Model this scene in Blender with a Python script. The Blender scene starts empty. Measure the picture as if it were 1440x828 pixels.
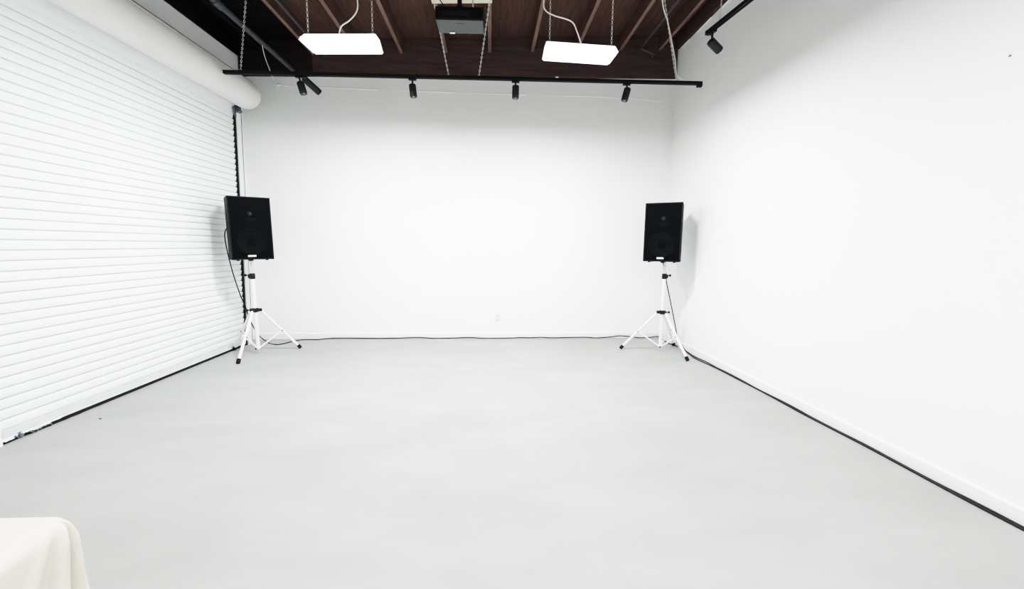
import bpy, bmesh, math, random
from mathutils import Vector, Matrix
random.seed(7)
scn = bpy.context.scene
COL = scn.collection
PI = math.pi

# ------------------------------------------------------------------ camera
F_PX, EYE = 570.0, 1.33
PLUMB_X = 662.0
_d = Vector((-32/F_PX, 69/F_PX, -1)).normalized()
_yv = 414 + (F_PX**2 - 32*(PLUMB_X-720))/69
_dn = Vector((PLUMB_X-720, -(_yv-414), -F_PX)).normalized()
_z = -_dn
_x = _d.cross(_z)
ROT = Matrix((_x, _d, _z))            # world = ROT @ camera
CAM = Vector((0, 0, EYE))
cd = bpy.data.cameras.new('camera')
cd.sensor_fit = 'HORIZONTAL'
cd.sensor_width = 36
cd.lens = F_PX*36/1440
cd.clip_start = 0.02
cam = bpy.data.objects.new('camera', cd)
COL.objects.link(cam)
cam.matrix_world = Matrix.Translation(CAM) @ ROT.to_4x4()
scn.camera = cam

# survey helpers: where a sight line meets a real plane of the room
def ray(px, py): return ROT @ Vector(((px-720)/F_PX, -(py-414)/F_PX, -1))
def at_z(px, py, z=0.0):
    r = ray(px, py); return CAM + r*((z-EYE)/r.z)
def at_y(px, py, y):
    r = ray(px, py); return CAM + r*(y/r.y)
def at_x(px, py, x):
    r = ray(px, py); return CAM + r*(x/r.x)

# ------------------------------------------------------------------ materials
def lin(c):
    return tuple(((v/255)/12.92 if v/255 <= .04045 else (((v/255)+.055)/1.055)**2.4) for v in c)
def mat(name, rgb, rough=.5, metal=0, noise=0, nscale=8, bump=0, bscale=60, spec=.5, emit=0, stretch=None, c2=None):
    m = bpy.data.materials.new(name); m.use_nodes = True
    nt = m.node_tree; N = nt.nodes; L = nt.links
    b = N['Principled BSDF']
    b.inputs['Roughness'].default_value = rough
    b.inputs['Metallic'].default_value = metal
    b.inputs['Specular IOR Level'].default_value = spec
    col = (*rgb, 1)
    b.inputs['Base Color'].default_value = col
    tc = N.new('ShaderNodeTexCoord')
    mp = N.new('ShaderNodeMapping'); L.new(tc.outputs['Object'], mp.inputs[0])
    if stretch: mp.inputs['Scale'].default_value = stretch
    if noise or c2:
        n = N.new('ShaderNodeTexNoise'); n.inputs['Scale'].default_value = nscale
        n.inputs['Detail'].default_value = 6; n.inputs['Roughness'].default_value = .6
        L.new(mp.outputs[0], n.inputs['Vector'])
        r = N.new('ShaderNodeValToRGB')
        r.color_ramp.elements[0].position = .3; r.color_ramp.elements[1].position = .7
        lo = c2 if c2 else tuple(v*(1-noise) for v in rgb)
        hi = rgb if c2 else tuple(min(1, v*(1+noise)) for v in rgb)
        r.color_ramp.elements[0].color = (*lo, 1); r.color_ramp.elements[1].color = (*hi, 1)
        L.new(n.outputs['Fac'], r.inputs[0]); L.new(r.outputs[0], b.inputs['Base Color'])
    if bump:
        n2 = N.new('ShaderNodeTexNoise'); n2.inputs['Scale'].default_value = bscale
        n2.inputs['Detail'].default_value = 4
        L.new(mp.outputs[0], n2.inputs['Vector'])
        bp = N.new('ShaderNodeBump'); bp.inputs['Strength'].default_value = bump
        bp.inputs['Distance'].default_value = .01
        L.new(n2.outputs['Fac'], bp.inputs['Height']); L.new(bp.outputs[0], b.inputs['Normal'])
    if emit:
        b.inputs['Emission Color'].default_value = (1, 1, 1, 1)
        b.inputs['Emission Strength'].default_value = emit
    return m

M_WALL = mat('wall_paint', (.85, .86, .85), .6, noise=.012, nscale=1.5, bump=.12, bscale=14, spec=.3)
M_FLOOR = mat('painted_concrete', (.352, .359, .349), .6, noise=.085, nscale=1.8, bump=.05, bscale=5, spec=.3, stretch=(.7, 1.6, 1))
M_BASE = mat('baseboard_paint', (.80, .81, .81), .45, noise=.01)
M_DECK = mat('ceiling_deck_wood', (.105, .055, .043), .8, c2=(.060, .031, .026), nscale=5, stretch=(9, .8, 1), bump=.4, bscale=20, spec=.15)
M_SHADE = mat('painted_shade_wood', (.006, .004, .005), .85, noise=.3, nscale=5, spec=.1)
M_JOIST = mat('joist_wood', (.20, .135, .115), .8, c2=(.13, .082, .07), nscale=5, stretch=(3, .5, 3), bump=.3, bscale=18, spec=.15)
M_HEAD = mat('header_wood', (.085, .050, .045), .8, c2=(.046, .030, .031), nscale=4, stretch=(.6, 3, 6), bump=.3, bscale=14, spec=.15)
M_HEADSH = mat('shade_painted_header', (.022, .016, .019), .8, c2=(.012, .009, .012), nscale=4, stretch=(.6, 3, 6), bump=.3, bscale=14, spec=.1)
M_SHUT = mat('shutter_paint', (.80, .815, .825), .42, noise=.012, nscale=4, spec=.4)
M_BAR = mat('bottom_bar_paint', (.62, .63, .65), .5, noise=.06, nscale=14)
M_HOOD = mat('hood_paint', (.77, .77, .745), .45, noise=.012, nscale=3, spec=.4)
M_GALV = mat('galvanised_metal', (.13, .135, .16), .45, .3, noise=.3, nscale=60)
M_RUB = mat('black_rubber', (.006, .006, .007), .7, noise=.2, nscale=30, spec=.2)
M_TRACK = mat('black_track_metal', (.004, .004, .005), .5, .0, noise=.1, nscale=20, spec=.25)
M_SPOT = mat('spotlight_black', (.010, .013, .016), .5, .0, noise=.1, nscale=20, spec=.3)
M_LENS = mat('lens_glass', (.05, .05, .055), .1, 0, noise=.05)
M_CAB = mat('speaker_cabinet', (.0085, .0085, .012), .6, noise=.2, nscale=60, bump=.25, bscale=260, spec=.2)
M_BAF = mat('speaker_baffle', (.0010, .0018, .0028), .8, noise=.1, spec=.05)
M_CONE = mat('speaker_cone', (.0042, .005, .0062), .6, noise=.15, nscale=20, spec=.1)
M_DOME = mat('speaker_dome', (.075, .08, .088), .5, noise=.1, nscale=20, spec=.2)
M_BADGE = mat('badge_white', (.75, .76, .76), .3, noise=.02)
M_WHT = mat('white_powder_coat', (.82, .82, .81), .4, noise=.01)
M_BLKP = mat('black_plastic', (.006, .007, .008), .5, noise=.15, nscale=30, spec=.25)
M_CHAIN = mat('zinc_chain', (.62, .62, .60), .35, .4, noise=.08, nscale=40)
M_CORDW = mat('white_cord', (.62, .61, .58), .5, noise=.05, nscale=30)
M_CORDB = mat('black_cord', (.007, .007, .009), .55, noise=.1, nscale=40, spec=.25)
M_PIPE = mat('painted_dark_pipe', (.040, .044, .054), .5, .1, noise=.25, nscale=12)
M_PIPE2 = mat('dark_conduit', (.040, .038, .040), .5, .1, noise=.25, nscale=12)
M_PJ = mat('projector_black', (.003, .003, .004), .5, noise=.1, nscale=20, spec=.2)
M_PJB = mat('projector_underside', (.018, .023, .028), .5, noise=.1, nscale=60)
M_BOARD = mat('pale_plywood', (.62, .56, .43), .6, noise=.08, nscale=3, stretch=(1, 6, 1))
M_TUBE = mat('lit_tube', (.9, .9, .9), .4, emit=9, noise=.01)
M_TUBE.node_tree.nodes['Principled BSDF'].inputs['Emission Color'].default_value = (1, .995, .985, 1)
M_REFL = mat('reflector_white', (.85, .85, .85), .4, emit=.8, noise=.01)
M_PLATE = mat('outlet_plastic', (.74, .74, .77), .35, noise=.01)
M_SOCK = mat('outlet_socket', (.64, .64, .68), .4, noise=.02)
M_SLOT = mat('dark_slot', (.05, .05, .05), .6, noise=.05)
M_CLOTH = mat('cream_cloth', (.63, .585, .52), .85, noise=.025, nscale=25, bump=.18, bscale=420, spec=.15)
M_GAPSH = mat('gap_shade', (.10, .10, .095), .7, noise=.2, nscale=20)
M_SEAM = mat('patch_compound', (.86, .865, .86), .6, noise=.01)

# grille: fine perforated steel, half see-through
def grille_mat():
    m = bpy.data.materials.new('perforated_grille'); m.use_nodes = True
    nt = m.node_tree; N = nt.nodes; L = nt.links
    b = N['Principled BSDF']; b.inputs['Base Color'].default_value = (.0008, .0018, .0032, 1)
    b.inputs['Roughness'].default_value = .6; b.inputs['Specular IOR Level'].default_value = .1
    v = N.new('ShaderNodeTexVoronoi'); v.inputs['Scale'].default_value = 150
    v.inputs['Randomness'].default_value = 0
    v.voronoi_dimensions = '2D'
    tc = N.new('ShaderNodeTexCoord'); sp = N.new('ShaderNodeSeparateXYZ'); cb = N.new('ShaderNodeCombineXYZ')
    L.new(tc.outputs['Object'], sp.inputs[0]); L.new(sp.outputs['X'], cb.inputs['X']); L.new(sp.outputs['Z'], cb.inputs['Y'])
    L.new(cb.outputs[0], v.inputs['Vector'])
    lt = N.new('ShaderNodeMath'); lt.operation = 'LESS_THAN'; lt.inputs[1].default_value = .44
    L.new(v.outputs['Distance'], lt.inputs[0])
    t = N.new('ShaderNodeBsdfTransparent'); mx = N.new('ShaderNodeMixShader')
    L.new(lt.outputs[0], mx.inputs[0]); L.new(b.outputs[0], mx.inputs[1]); L.new(t.outputs[0], mx.inputs[2])
    L.new(mx.outputs[0], N['Material Output'].inputs['Surface'])
    return m
M_GRILLE = grille_mat()

# ------------------------------------------------------------------ mesh helpers
def add_box(bm, c, s, rot=None):
    ret = bmesh.ops.create_cube(bm, size=1)
    m = Matrix.Translation(Vector(c)) @ ((rot.to_4x4()) if rot else Matrix.Identity(4)) @ Matrix.Diagonal((*s, 1))
    bmesh.ops.transform(bm, matrix=m, verts=ret['verts'])
    return ret['verts']
def add_hexa(bm, pts):                      # 8 points: bottom 0-3 ccw, top 4-7
    v = [bm.verts.new(p) for p in pts]
    for f in ((3, 2, 1, 0), (4, 5, 6, 7), (0, 1, 5, 4), (1, 2, 6, 5), (2, 3, 7, 6), (3, 0, 4, 7)):
        bm.faces.new([v[i] for i in f])
    return v
def frame_of(d):
    d = d.normalized()
    a = Vector((0, 0, 1)) if abs(d.z) < .9 else Vector((1, 0, 0))
    u = d.cross(a).normalized()
    return u, d.cross(u).normalized()
def add_tube(bm, pts, r, seg=10, caps=True, radii=None):
    pts = [Vector(p) for p in pts]
    rings = []
    u = None
    for i, p in enumerate(pts):
        d = (pts[min(i+1, len(pts)-1)] - pts[max(i-1, 0)])
        if d.length < 1e-9: d = Vector((0, 0, 1))
        d.normalize()
        if u is None: u, _ = frame_of(d)
        else:
            u = (u - d*u.dot(d))
            u = u.normalized() if u.length > 1e-6 else frame_of(d)[0]
        w = d.cross(u)
        rr = radii[i] if radii else r
        rings.append([bm.verts.new(p + (u*math.cos(2*PI*k/seg) + w*math.sin(2*PI*k/seg))*rr) for k in range(seg)])
    for a, b in zip(rings, rings[1:]):
        for k in range(seg):
            bm.faces.new((a[k], a[(k+1) % seg], b[(k+1) % seg], b[k]))
    if caps:
        bm.faces.new(list(reversed(rings[0]))); bm.faces.new(rings[-1])
def smooth_path(pts, n=8):
    pts = [Vector(p) for p in pts]
    out = []
    for i in range(len(pts)-1):
        p0 = pts[max(i-1, 0)]; p1 = pts[i]; p2 = pts[i+1]; p3 = pts[min(i+2, len(pts)-1)]
        for k in range(n):
            t = k/n
            out.append(.5*((2*p1) + (p2-p0)*t + (2*p0-5*p1+4*p2-p3)*t*t + (3*p1-p0-3*p2+p3)*t**3))
    out.append(pts[-1])
    return out
def link(name, bm, m, parent=None, smooth=False, bevel=0, world=False):
    bmesh.ops.recalc_face_normals(bm, faces=bm.faces)
    me = bpy.data.meshes.new(name); bm.to_mesh(me); bm.free()
    o = bpy.data.objects.new(name, me); COL.objects.link(o)
    for x in (m if isinstance(m, (list, tuple)) else [m]): me.materials.append(x)
    if smooth:
        for p in me.polygons: p.use_smooth = True
        if smooth == 'auto':
            me.set_sharp_from_angle(angle=math.radians(40))
    if bevel:
        b = o.modifiers.new('bevel', 'BEVEL'); b.width = bevel; b.segments = 2; b.limit_method = 'ANGLE'
        b.angle_limit = math.radians(40)
    if parent is not None:
        o.parent = parent
        if world:                       # geometry was laid out in world space
            o.matrix_parent_inverse = parent_mat(parent).inverted()
    return o
def parent_mat(p):
    m = Matrix.Identity(4)
    while p is not None:
        m = ((p.matrix_parent_inverse @ p.matrix_basis) if p.parent else p.matrix_basis) @ m
        p = p.parent
    return m
def thing(name, label, cat, loc=(0, 0, 0), rz=0, group=None):
    o = bpy.data.objects.new(name, None); COL.objects.link(o)
    o.empty_display_size = .1
    o.location = loc; o.rotation_euler = (0, 0, rz)
    o['label'] = label; o['category'] = cat
    if group: o['group'] = group
    return o
def tag(o, label, cat, group=None):
    o['label'] = label; o['category'] = cat
    if group: o['group'] = group
    return o
def struct(o, label, cat='structure'):
    o['kind'] = 'structure'; o['label'] = label; o['category'] = cat
    return o
def quad(name, pts, m):
    bm = bmesh.new(); v = [bm.verts.new(p) for p in pts]; bm.faces.new(v)
    return link(name, bm, m)

# ------------------------------------------------------------------ room shell
XL, XR = -3.24, 2.557          # left and right wall at the back corner
YB0, YB1 = 5.709, 5.781        # back wall at the left and right corner
YN = -3.6                      # the wall behind the photographer
def wall_y(x): return YB0 + (YB1-YB0)*(x-XL)/(XR-XL)
def right_x(y): return 2.557 + (5.78-y)*.013          # the right wall opens out a touch
def ceil_z(x): return 3.681 + (x+3.208)*.0545 + .004  # underside of joists, the roof falls to the left
XRN = right_x(YN)

# floor
bm = bmesh.new()
add_hexa(bm, [(XL-.3, YN-.3, -.12), (XRN+.3, YN-.3, -.12), (XRN+.3, 6.1, -.12), (XL-.3, 6.1, -.12),
              (XL-.3, YN-.3, 0), (XRN+.3, YN-.3, 0), (XRN+.3, 6.1, 0), (XL-.3, 6.1, 0)])
struct(link('floor', bm, M_FLOOR), 'pale grey painted concrete floor', 'floor')

# back wall, with raised plaster seams
bm = bmesh.new()
add_hexa(bm, [(XL-.3, wall_y(XL-.3), 0), (XR+.3, wall_y(XR+.3), 0), (XR+.3, 6.05, 0), (XL-.3, 6.05, 0),
              (XL-.3, wall_y(XL-.3), 4.4), (XR+.3, wall_y(XR+.3), 4.4), (XR+.3, 6.05, 4.4), (XL-.3, 6.05, 4.4)])
def seam(pxs, w=.012, t=.0035):
    pts = []
    for a, b in pxs:
        p = at_y(a, b, 5.74); p = at_y(a, b, wall_y(p.x)); pts.append(p)
    for p, q in zip(pts, pts[1:]):
        dv = (q-p); L = dv.length
        ang = math.atan2(dv.z, dv.x)
        add_box(bm, (p+q)/2 + Vector((0, -.0005, 0)), (L+.002, t*2, w), Matrix.Rotation(-ang, 3, 'Y'))
seam([(388, 118.5), (405, 121), (430, 122), (470, 123.5), (530, 126), (640, 130), (740, 133), (830, 135.5), (887, 137.5), (930, 142.5)], .009, .004)
seam([(352, 240.5), (375, 239.5), (415, 243.5)], .007, .004)
seam([(411, 140), (414, 285), (419, 455)], .02, .0015)
struct(link('wall_back', bm, M_WALL), 'plain white back wall', 'wall')

# right wall
bm = bmesh.new()
add_hexa(bm, [(XRN, YN-.3, 0), (XRN+.3, YN-.3, 0), (XR+.3, 6.0, 0), (right_x(6.0), 6.0, 0),
              (XRN, YN-.3, 4.4), (XRN+.3, YN-.3, 4.4), (XR+.3, 6.0, 4.4), (right_x(6.0), 6.0, 4.4)])
struct(link('wall_right', bm, M_WALL), 'plain white right wall', 'wall')
# left wall
bm = bmesh.new()
add_hexa(bm, [(XL-.3, YN-.3, 0), (XL, YN-.3, 0), (XL, 6.0, 0), (XL-.3, 6.0, 0),
              (XL-.3, YN-.3, 4.4), (XL+.032, YN-.3, 4.4), (XL+.032, 6.0, 4.4), (XL-.3, 6.0, 4.4)])
struct(link('wall_left', bm, M_WALL), 'white left wall around and above the roll-up door', 'wall')
# wall behind the camera
bm = bmesh.new()
add_hexa(bm, [(XL-.3, YN-.3, 0), (XRN+.3, YN-.3, 0), (XRN+.3, YN, 0), (XL-.3, YN, 0),
              (XL-.3, YN-.3, 4.4), (XRN+.3, YN-.3, 4.4), (XRN+.3, YN, 4.4), (XL-.3, YN, 4.4)])
struct(link('wall_front', bm, M_WALL), 'white wall behind the viewer', 'wall')

# baseboards: a board with a rounded top edge
def baseboard(name, p, q, inward, h, t, label):
    bm = bmesh.new()
    prof = [(0, 0), (t, 0), (t, h-.012), (t*.75, h-.004), (t*.4, h), (0, h)]
    a = [bm.verts.new(Vector((p[0], p[1], z)) + inward*x) for x, z in prof]
    b = [bm.verts.new(Vector((q[0], q[1], z)) + inward*x) for x, z in prof]
    n = len(prof)
    for i in range(n): bm.faces.new((a[i], a[(i+1) % n], b[(i+1) % n], b[i]))
    bm.faces.new(a); bm.faces.new(list(reversed(b)))
    return struct(link(name, bm, M_BASE), label, 'baseboard')
baseboard('baseboard_back', (XL+.002, YB0-.0005), (XR-.002, YB1-.0005), Vector((0, -1, 0)), .085, .013, 'white baseboard along the back wall')
baseboard('baseboard_right', (right_x(YN), YN), (right_x(5.765), 5.765), Vector((-1, 0, 0)), .09, .014, 'white baseboard along the right wall')

# ceiling: dark deck boards over joists and a header on the back wall
def deck_z(x): return ceil_z(x) + .19
bm = bmesh.new()
x = XL-.2
while x < XRN+.2:                       # tongue and groove boards running with the joists
    x2 = x+.139
    add_hexa(bm, [(x, YN-.2, deck_z(x)), (x2, YN-.2, deck_z(x2)), (x2, 6.0, deck_z(x2)), (x, 6.0, deck_z(x)),
                  (x, YN-.2, deck_z(x)+.05), (x2, YN-.2, deck_z(x2)+.05), (x2, 6.0, deck_z(x2)+.05), (x, 6.0, deck_z(x)+.05)])
    x += .142
add_hexa(bm, [(XL-.3, YN-.3, 4.3), (XRN+.3, YN-.3, 4.3), (XRN+.3, 6.1, 4.3), (XL-.3, 6.1, 4.3),
              (XL-.3, YN-.3, 4.42), (XRN+.3, YN-.3, 4.42), (XRN+.3, 6.1, 4.42), (XL-.3, 6.1, 4.42)])
ceiling = struct(link('ceiling', bm, [M_DECK, M_SHADE]), 'dark brown open timber ceiling', 'ceiling')
for f in ceiling.data.polygons:             # unlit bay over the roll-up door: its shade is put into the colour
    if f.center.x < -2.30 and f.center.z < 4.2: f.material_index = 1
for jx in (-2.84, -2.267, -1.709, -1.151, -.577, -.009, .557, 1.15, 1.745, 2.29):
    bm = bmesh.new()
    z0, z1 = ceil_z(jx), deck_z(jx)
    w = .021
    add_hexa(bm, [(jx-w, YN, z0), (jx+w, YN, z0), (jx+w, wall_y(jx)-.045, z0), (jx-w, wall_y(jx)-.045, z0),
                  (jx-w, YN, z1+.004), (jx+w, YN, z1+.004), (jx+w, wall_y(jx)-.045, z1+.004), (jx-w, wall_y(jx)-.045, z1+.004)])
    jo = link('joist', bm, [M_DECK, M_SHADE if jx < -2.5 else M_JOIST], ceiling)  # leftmost joist takes the bay's painted shade too
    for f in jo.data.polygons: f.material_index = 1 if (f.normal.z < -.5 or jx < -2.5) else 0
for hl, hr, hm in ((-3.2, -2.29, M_HEADSH), (-2.288, 2.545, M_HEAD)):      # header split so its left piece carries painted shade
    bm = bmesh.new()
    yl, yr = wall_y(hl), wall_y(hr)
    hb = lambda x: 3.453 + (x+3.2)*.03255
    add_hexa(bm, [(hl, yl-.045, hb(hl)), (hr, yr-.045, hb(hr)), (hr, yr+.01, hb(hr)), (hl, yl+.01, hb(hl)),
                  (hl, yl-.045, deck_z(hl)+.01), (hr, yr-.045, deck_z(hr)+.01), (hr, yr+.01, deck_z(hr)+.01), (hl, yl+.01, deck_z(hl)+.01)])
    link('header_beam', bm, hm, ceiling)
# wall plates: dark board on each side wall above the plaster
bm = bmesh.new()
add_hexa(bm, [(XL, YN, ceil_z(-3.2)), (XL+.045, YN, ceil_z(-3.2)), (XL+.045, 5.66, ceil_z(-3.2)), (XL, 5.66, ceil_z(-3.2)),
              (XL, YN, 4.0), (XL+.045, YN, 4.0), (XL+.045, 5.66, 4.0), (XL, 5.66, 4.0)])
link('wall_plate', bm, M_SHADE, ceiling)  # painted shade carries on over the left plate
bm = bmesh.new()
a, b = right_x(YN), right_x(5.7)
add_hexa(bm, [(a-.045, YN, 4.0), (a+.01, YN, 4.0), (b+.01, 5.72, 4.0), (b-.045, 5.72, 4.0),
              (a-.045, YN, 4.25), (a+.01, YN, 4.25), (b+.01, 5.72, 4.25), (b-.045, 5.72, 4.25)])
link('wall_plate', bm, M_HEAD, ceiling)
# rough plaster edge at the top of the right wall
bm = bmesh.new()
y = 5.72
while y > 3.2:
    L = random.uniform(.25, .6)
    xx = right_x(y-L/2)
    add_box(bm, (xx-.006-random.choice((0, 0, .03)), y-L/2, 3.988+random.uniform(-.004, .004)), (.016, L*random.uniform(.6, .98), .008))
    y -= L
struct(link('trim_1', bm, M_SEAM), 'broken white plaster edge along the top of the right wall', 'trim')

# ------------------------------------------------------------------ roll-up door
DX = -3.17                       # face of the curtain
DY0, DY1 = 2.68, 5.36
door = thing('door_1', 'white ribbed steel roll-up door on the left wall', 'door', (DX, (DY0+DY1)/2, 0))
door['kind'] = 'structure'
P = .0690
def edge_y(z): return DY1 + (z-.28)*.0235
prof = []
z = .085
nrib = 0
while z < 2.86:
    for t, d in ((0, -.015), (.045, -.015), (.095, .001), (.2, .0035), (.4, .005), (.6, .005), (.8, .0035), (.93, .001), (.965, -.002)):
        prof.append((d, z+t*P))          # slat: slightly bowed face, narrow joint
    z += P
prof += [(0, z), (.004, z+.05), (.03, z+.13), (.06, z+.2)]   # last sheet rolls up into the hood
bm = bmesh.new()
rows = []
for d, zz in prof:
    rows.append((bm.verts.new((DX+d, DY0-.03, zz)), bm.verts.new((DX+d, (DY0+DY1)/2, zz)), bm.verts.new((DX+d, edge_y(zz), zz))))
for a, b in zip(rows, rows[1:]):
    bm.faces.new((a[0], a[1], b[1], b[0])); bm.faces.new((a[1], a[2], b[2], b[1]))
link('curtain', bm, M_SHUT, door, world=True)
# bottom bar: two back-to-back angles with a rubber seal
bm = bmesh.new()
add_box(bm, (DX+.001, (DY0+DY1)/2-.0, .058), (.016, DY1-DY0-.02, .062))
add_box(bm, (DX+.008, (DY0+DY1)/2-.0, .030), (.018, DY1-DY0-.02, .006))
bar = link('bottom_bar', bm, M_BAR, door, bevel=.002, world=True)
bm = bmesh.new()                  # seal, ragged near the viewer's end
ys = [DY0-.01 + (DY1+.02-DY0)*i/60 for i in range(61)]
pv = None
for i, yy in enumerate(ys):
    e = random.uniform(-.004, .006) if i < 14 else 0
    x0, x1 = DX-.012, DX+.016+e
    cur = [bm.verts.new((x0, yy, .001)), bm.verts.new((x1, yy, .001)), bm.verts.new((x1-.003, yy, .027)), bm.verts.new((x0, yy, .027))]
    if pv:
        for k in range(4): bm.faces.new((pv[k], pv[(k+1) % 4], cur[(k+1) % 4], cur[k]))
    else: bm.faces.new(cur)
    pv = cur
bm.faces.new(list(reversed(pv)))
link('rubber_seal', bm, M_RUB, bar, world=True)
bm = bmesh.new()                  # white ragged tape folded over the near end
pv = None
for i in range(25):
    yy = DY0 + .38*i/24
    h = .014+.005*math.sin(i*.55)+random.uniform(-.0035, .0035)
    if i > 20: h *= (24-i)/4
    cur = [bm.verts.new((DX+.016, yy, .034)), bm.verts.new((DX+.021+.004*math.sin(i*.9), yy, .034-h)), bm.verts.new((DX+.018, yy, .038))]
    if pv:
        for k in range(3): bm.faces.new((pv[k], pv[(k+1) % 3], cur[(k+1) % 3], cur[k]))
    pv = cur
link('torn_edge_strip', bm, M_SHUT, bar, world=True)
bm = bmesh.new()                  # bolt head with washer
p = at_x(29, 611.5, DX+.016)
add_tube(bm, [(p.x-.006, p.y, p.z), (p.x+.002, p.y, p.z)], .021, 18)
add_tube(bm, [(p.x, p.y, p.z), (p.x+.010, p.y, p.z)], .013, 6)
add_tube(bm, [(p.x-.004, p.y-.034, p.z+.005), (p.x+.006, p.y-.034, p.z+.005)], .007, 10)
link('latch_bolt', bm, M_GALV, bar, smooth='auto', world=True)
bm = bmesh.new()                  # bent wire lift handle
q = [at_x(a, b, DX+.024) for a, b in ((52, 608), (54, 603), (60, 599.5), (71, 595.5), (72.5, 598), (66, 602), (56, 606))]
add_tube(bm, smooth_path(q, 5), .0035, 8)
q = [at_x(a, b, DX+.024) for a, b in ((41, 606), (46, 607), (52, 608))]
add_tube(bm, smooth_path(q, 4), .004, 8)
link('lift_handle', bm, M_GALV, bar, smooth=True, world=True)
# guide rails at both ends
def guide(y0, y1, sh, name='guide_rail'):
    bm = bmesh.new()
    for (xa, xb, ya, yb) in ((XL+.001, DX+.035, 0, 1),):
        w = y1-y0
        yo = lambda z: (z-.28)*.0235*sh
        zt = 2.93
        # channel web, front flange, back flange
        for bx in ((XL+.001, XL+.02, y0, y1), (DX+.022, DX+.034, y0, y1), (XL+.001, DX+.034, (y1-.012 if sh else y0), (y1 if sh else y0+.012))):
            add_hexa(bm, [(bx[0], bx[2]+yo(0), 0.0), (bx[1], bx[2]+yo(0), 0.0), (bx[1], bx[3]+yo(0), 0.0), (bx[0], bx[3]+yo(0), 0.0),
                          (bx[0], bx[2]+yo(zt), zt), (bx[1], bx[2]+yo(zt), zt), (bx[1], bx[3]+yo(zt), zt), (bx[0], bx[3]+yo(zt), zt)])
    return link(name, bm, M_SHUT, door, world=True)
gr = guide(DY1+.022, DY1+.115, 1)
guide(DY0-.10, DY0-.012, 0)
bm = bmesh.new()                  # black strip painted in as the shaded gap between curtain and rail
yo = lambda z: (z-.28)*.0235
zz = .02
k = 0
while zz < 2.9:
    e = .010 if k % 2 else .0
    za, zb = zz, min(zz+P/2, 2.9)
    ya = DY1-.012+e
    add_hexa(bm, [(DX-.02, ya+yo(za), za), (DX+.012, ya+yo(za), za), (DX+.012, DY1+.023+yo(za), za), (DX-.02, DY1+.023+yo(za), za),
                  (DX-.02, ya+yo(zb), zb), (DX+.012, ya+yo(zb), zb), (DX+.012, DY1+.023+yo(zb), zb), (DX-.02, DY1+.023+yo(zb), zb)])
    zz += P/2; k += 1
link('edge_gap_shade', bm, M_RUB, gr, world=True)
bm = bmesh.new()                  # flared steel mouth at the top of the rail
g0 = DY1+.022+yo(2.9)
add_box(bm, (DX+.02, g0-.01, 2.93), (.012, .05, .13), Matrix.Rotation(.35, 3, 'X'))
add_box(bm, (DX+.035, g0+.03, 2.96), (.05, .07, .05), Matrix.Rotation(-.5, 3, 'Y'))
add_box(bm, (DX+.01, g0+.06, 2.985), (.08, .012, .09), Matrix.Rotation(.3, 3, 'Z'))
link('rail_mouth', bm, M_GALV, gr, bevel=.002, world=True)
# hood over the coil
bm = bmesh.new()
HC = (-2.998, 3.132); HR = .168
N = 40
hy0, hy1 = 2.45, 5.455
ringA, ringB, ringC = [], [], []
for k in range(N):
    a = 2*PI*k/N
    ringA.append(bm.verts.new((HC[0]+HR*math.cos(a), hy0, HC[1]+HR*math.sin(a))))
    ringB.append(bm.verts.new((HC[0]+HR*math.cos(a), hy1-.04, HC[1]+HR*math.sin(a))))
    ringC.append(bm.verts.new((HC[0]+HR*.94*math.cos(a), hy1, HC[1]+HR*.94*math.sin(a))))
for k in range(N):
    j = (k+1) % N
    bm.faces.new((ringA[k], ringA[j], ringB[j], ringB[k])); bm.faces.new((ringB[k], ringB[j], ringC[j], ringC[k]))
bm.faces.new(ringA); bm.faces.new(list(reversed(ringC)))
a0 = math.radians(36)             # folded sheet seam along the hood
add_box(bm, (HC[0]+HR*math.cos(a0), (hy0+hy1)/2-.02, HC[1]+HR*math.sin(a0)), (.006, hy1-hy0-.05, .008), Matrix.Rotation(-a0, 3, 'Y'))
hood = link('hood', bm, M_HOOD, door, smooth='auto', world=True)
bm = bmesh.new()                  # dark strip painted as the shadow gap along the top of the hood
a1 = math.radians(58); add_box(bm, (HC[0]+HR*math.cos(a1), (hy0+hy1)/2-.02, HC[1]+HR*math.sin(a1)), (.008, hy1-hy0-.04, .012), Matrix.Rotation(-a1, 3, 'Y'))
link('hood_gap_shade', bm, M_GAPSH, hood, world=True)

# ------------------------------------------------------------------ chains and cords
def chain_bm(bm, p, q, pitch=.021, sag=0, wire=.0023, half=.0072):
    p, q = Vector(p), Vector(q)
    n = max(2, int((q-p).length/pitch))
    prev = None
    for i in range(n):
        t = (i+.5)/n
        c = p.lerp(q, t); c.z -= sag*4*t*(1-t)
        d = (q-p).normalized()
        u, w = frame_of(d)
        s = w if i % 2 else u
        hl = pitch*.62
        wr = wire*(1.15 if i % 2 == 0 else .5)
        # an oval link
        pts = []
        for k in range(8):
            a = 2*PI*k/8
            ca, sa = math.cos(a), math.sin(a)
            pts.append(c + d*(hl*ca) + s*(half*sa))
        rings = []
        nrm = d.cross(s)
        for k in range(8):
            tang = (pts[(k+1) % 8]-pts[k-1]).normalized()
            o_ = tang.cross(nrm)
            rings.append([bm.verts.new(pts[k] + (o_*math.cos(2*PI*j/4) + nrm*math.sin(2*PI*j/4))*wr) for j in range(4)])
        for k in range(8):
            A, B = rings[k], rings[(k+1) % 8]
            for j in range(4): bm.faces.new((A[j], A[(j+1) % 4], B[(j+1) % 4], B[j]))
def chain(parent, p, q, **kw):
    bm = bmesh.new(); chain_bm(bm, p, q, **kw)
    return link('chain', bm, M_CHAIN, parent, world=True)
def cord(name, pts, r, m, parent=None, n=8):
    bm = bmesh.new(); add_tube(bm, smooth_path(pts, n), r, 8)
    return link(name, bm, m, parent, smooth='auto', world=parent is not None)

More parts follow.
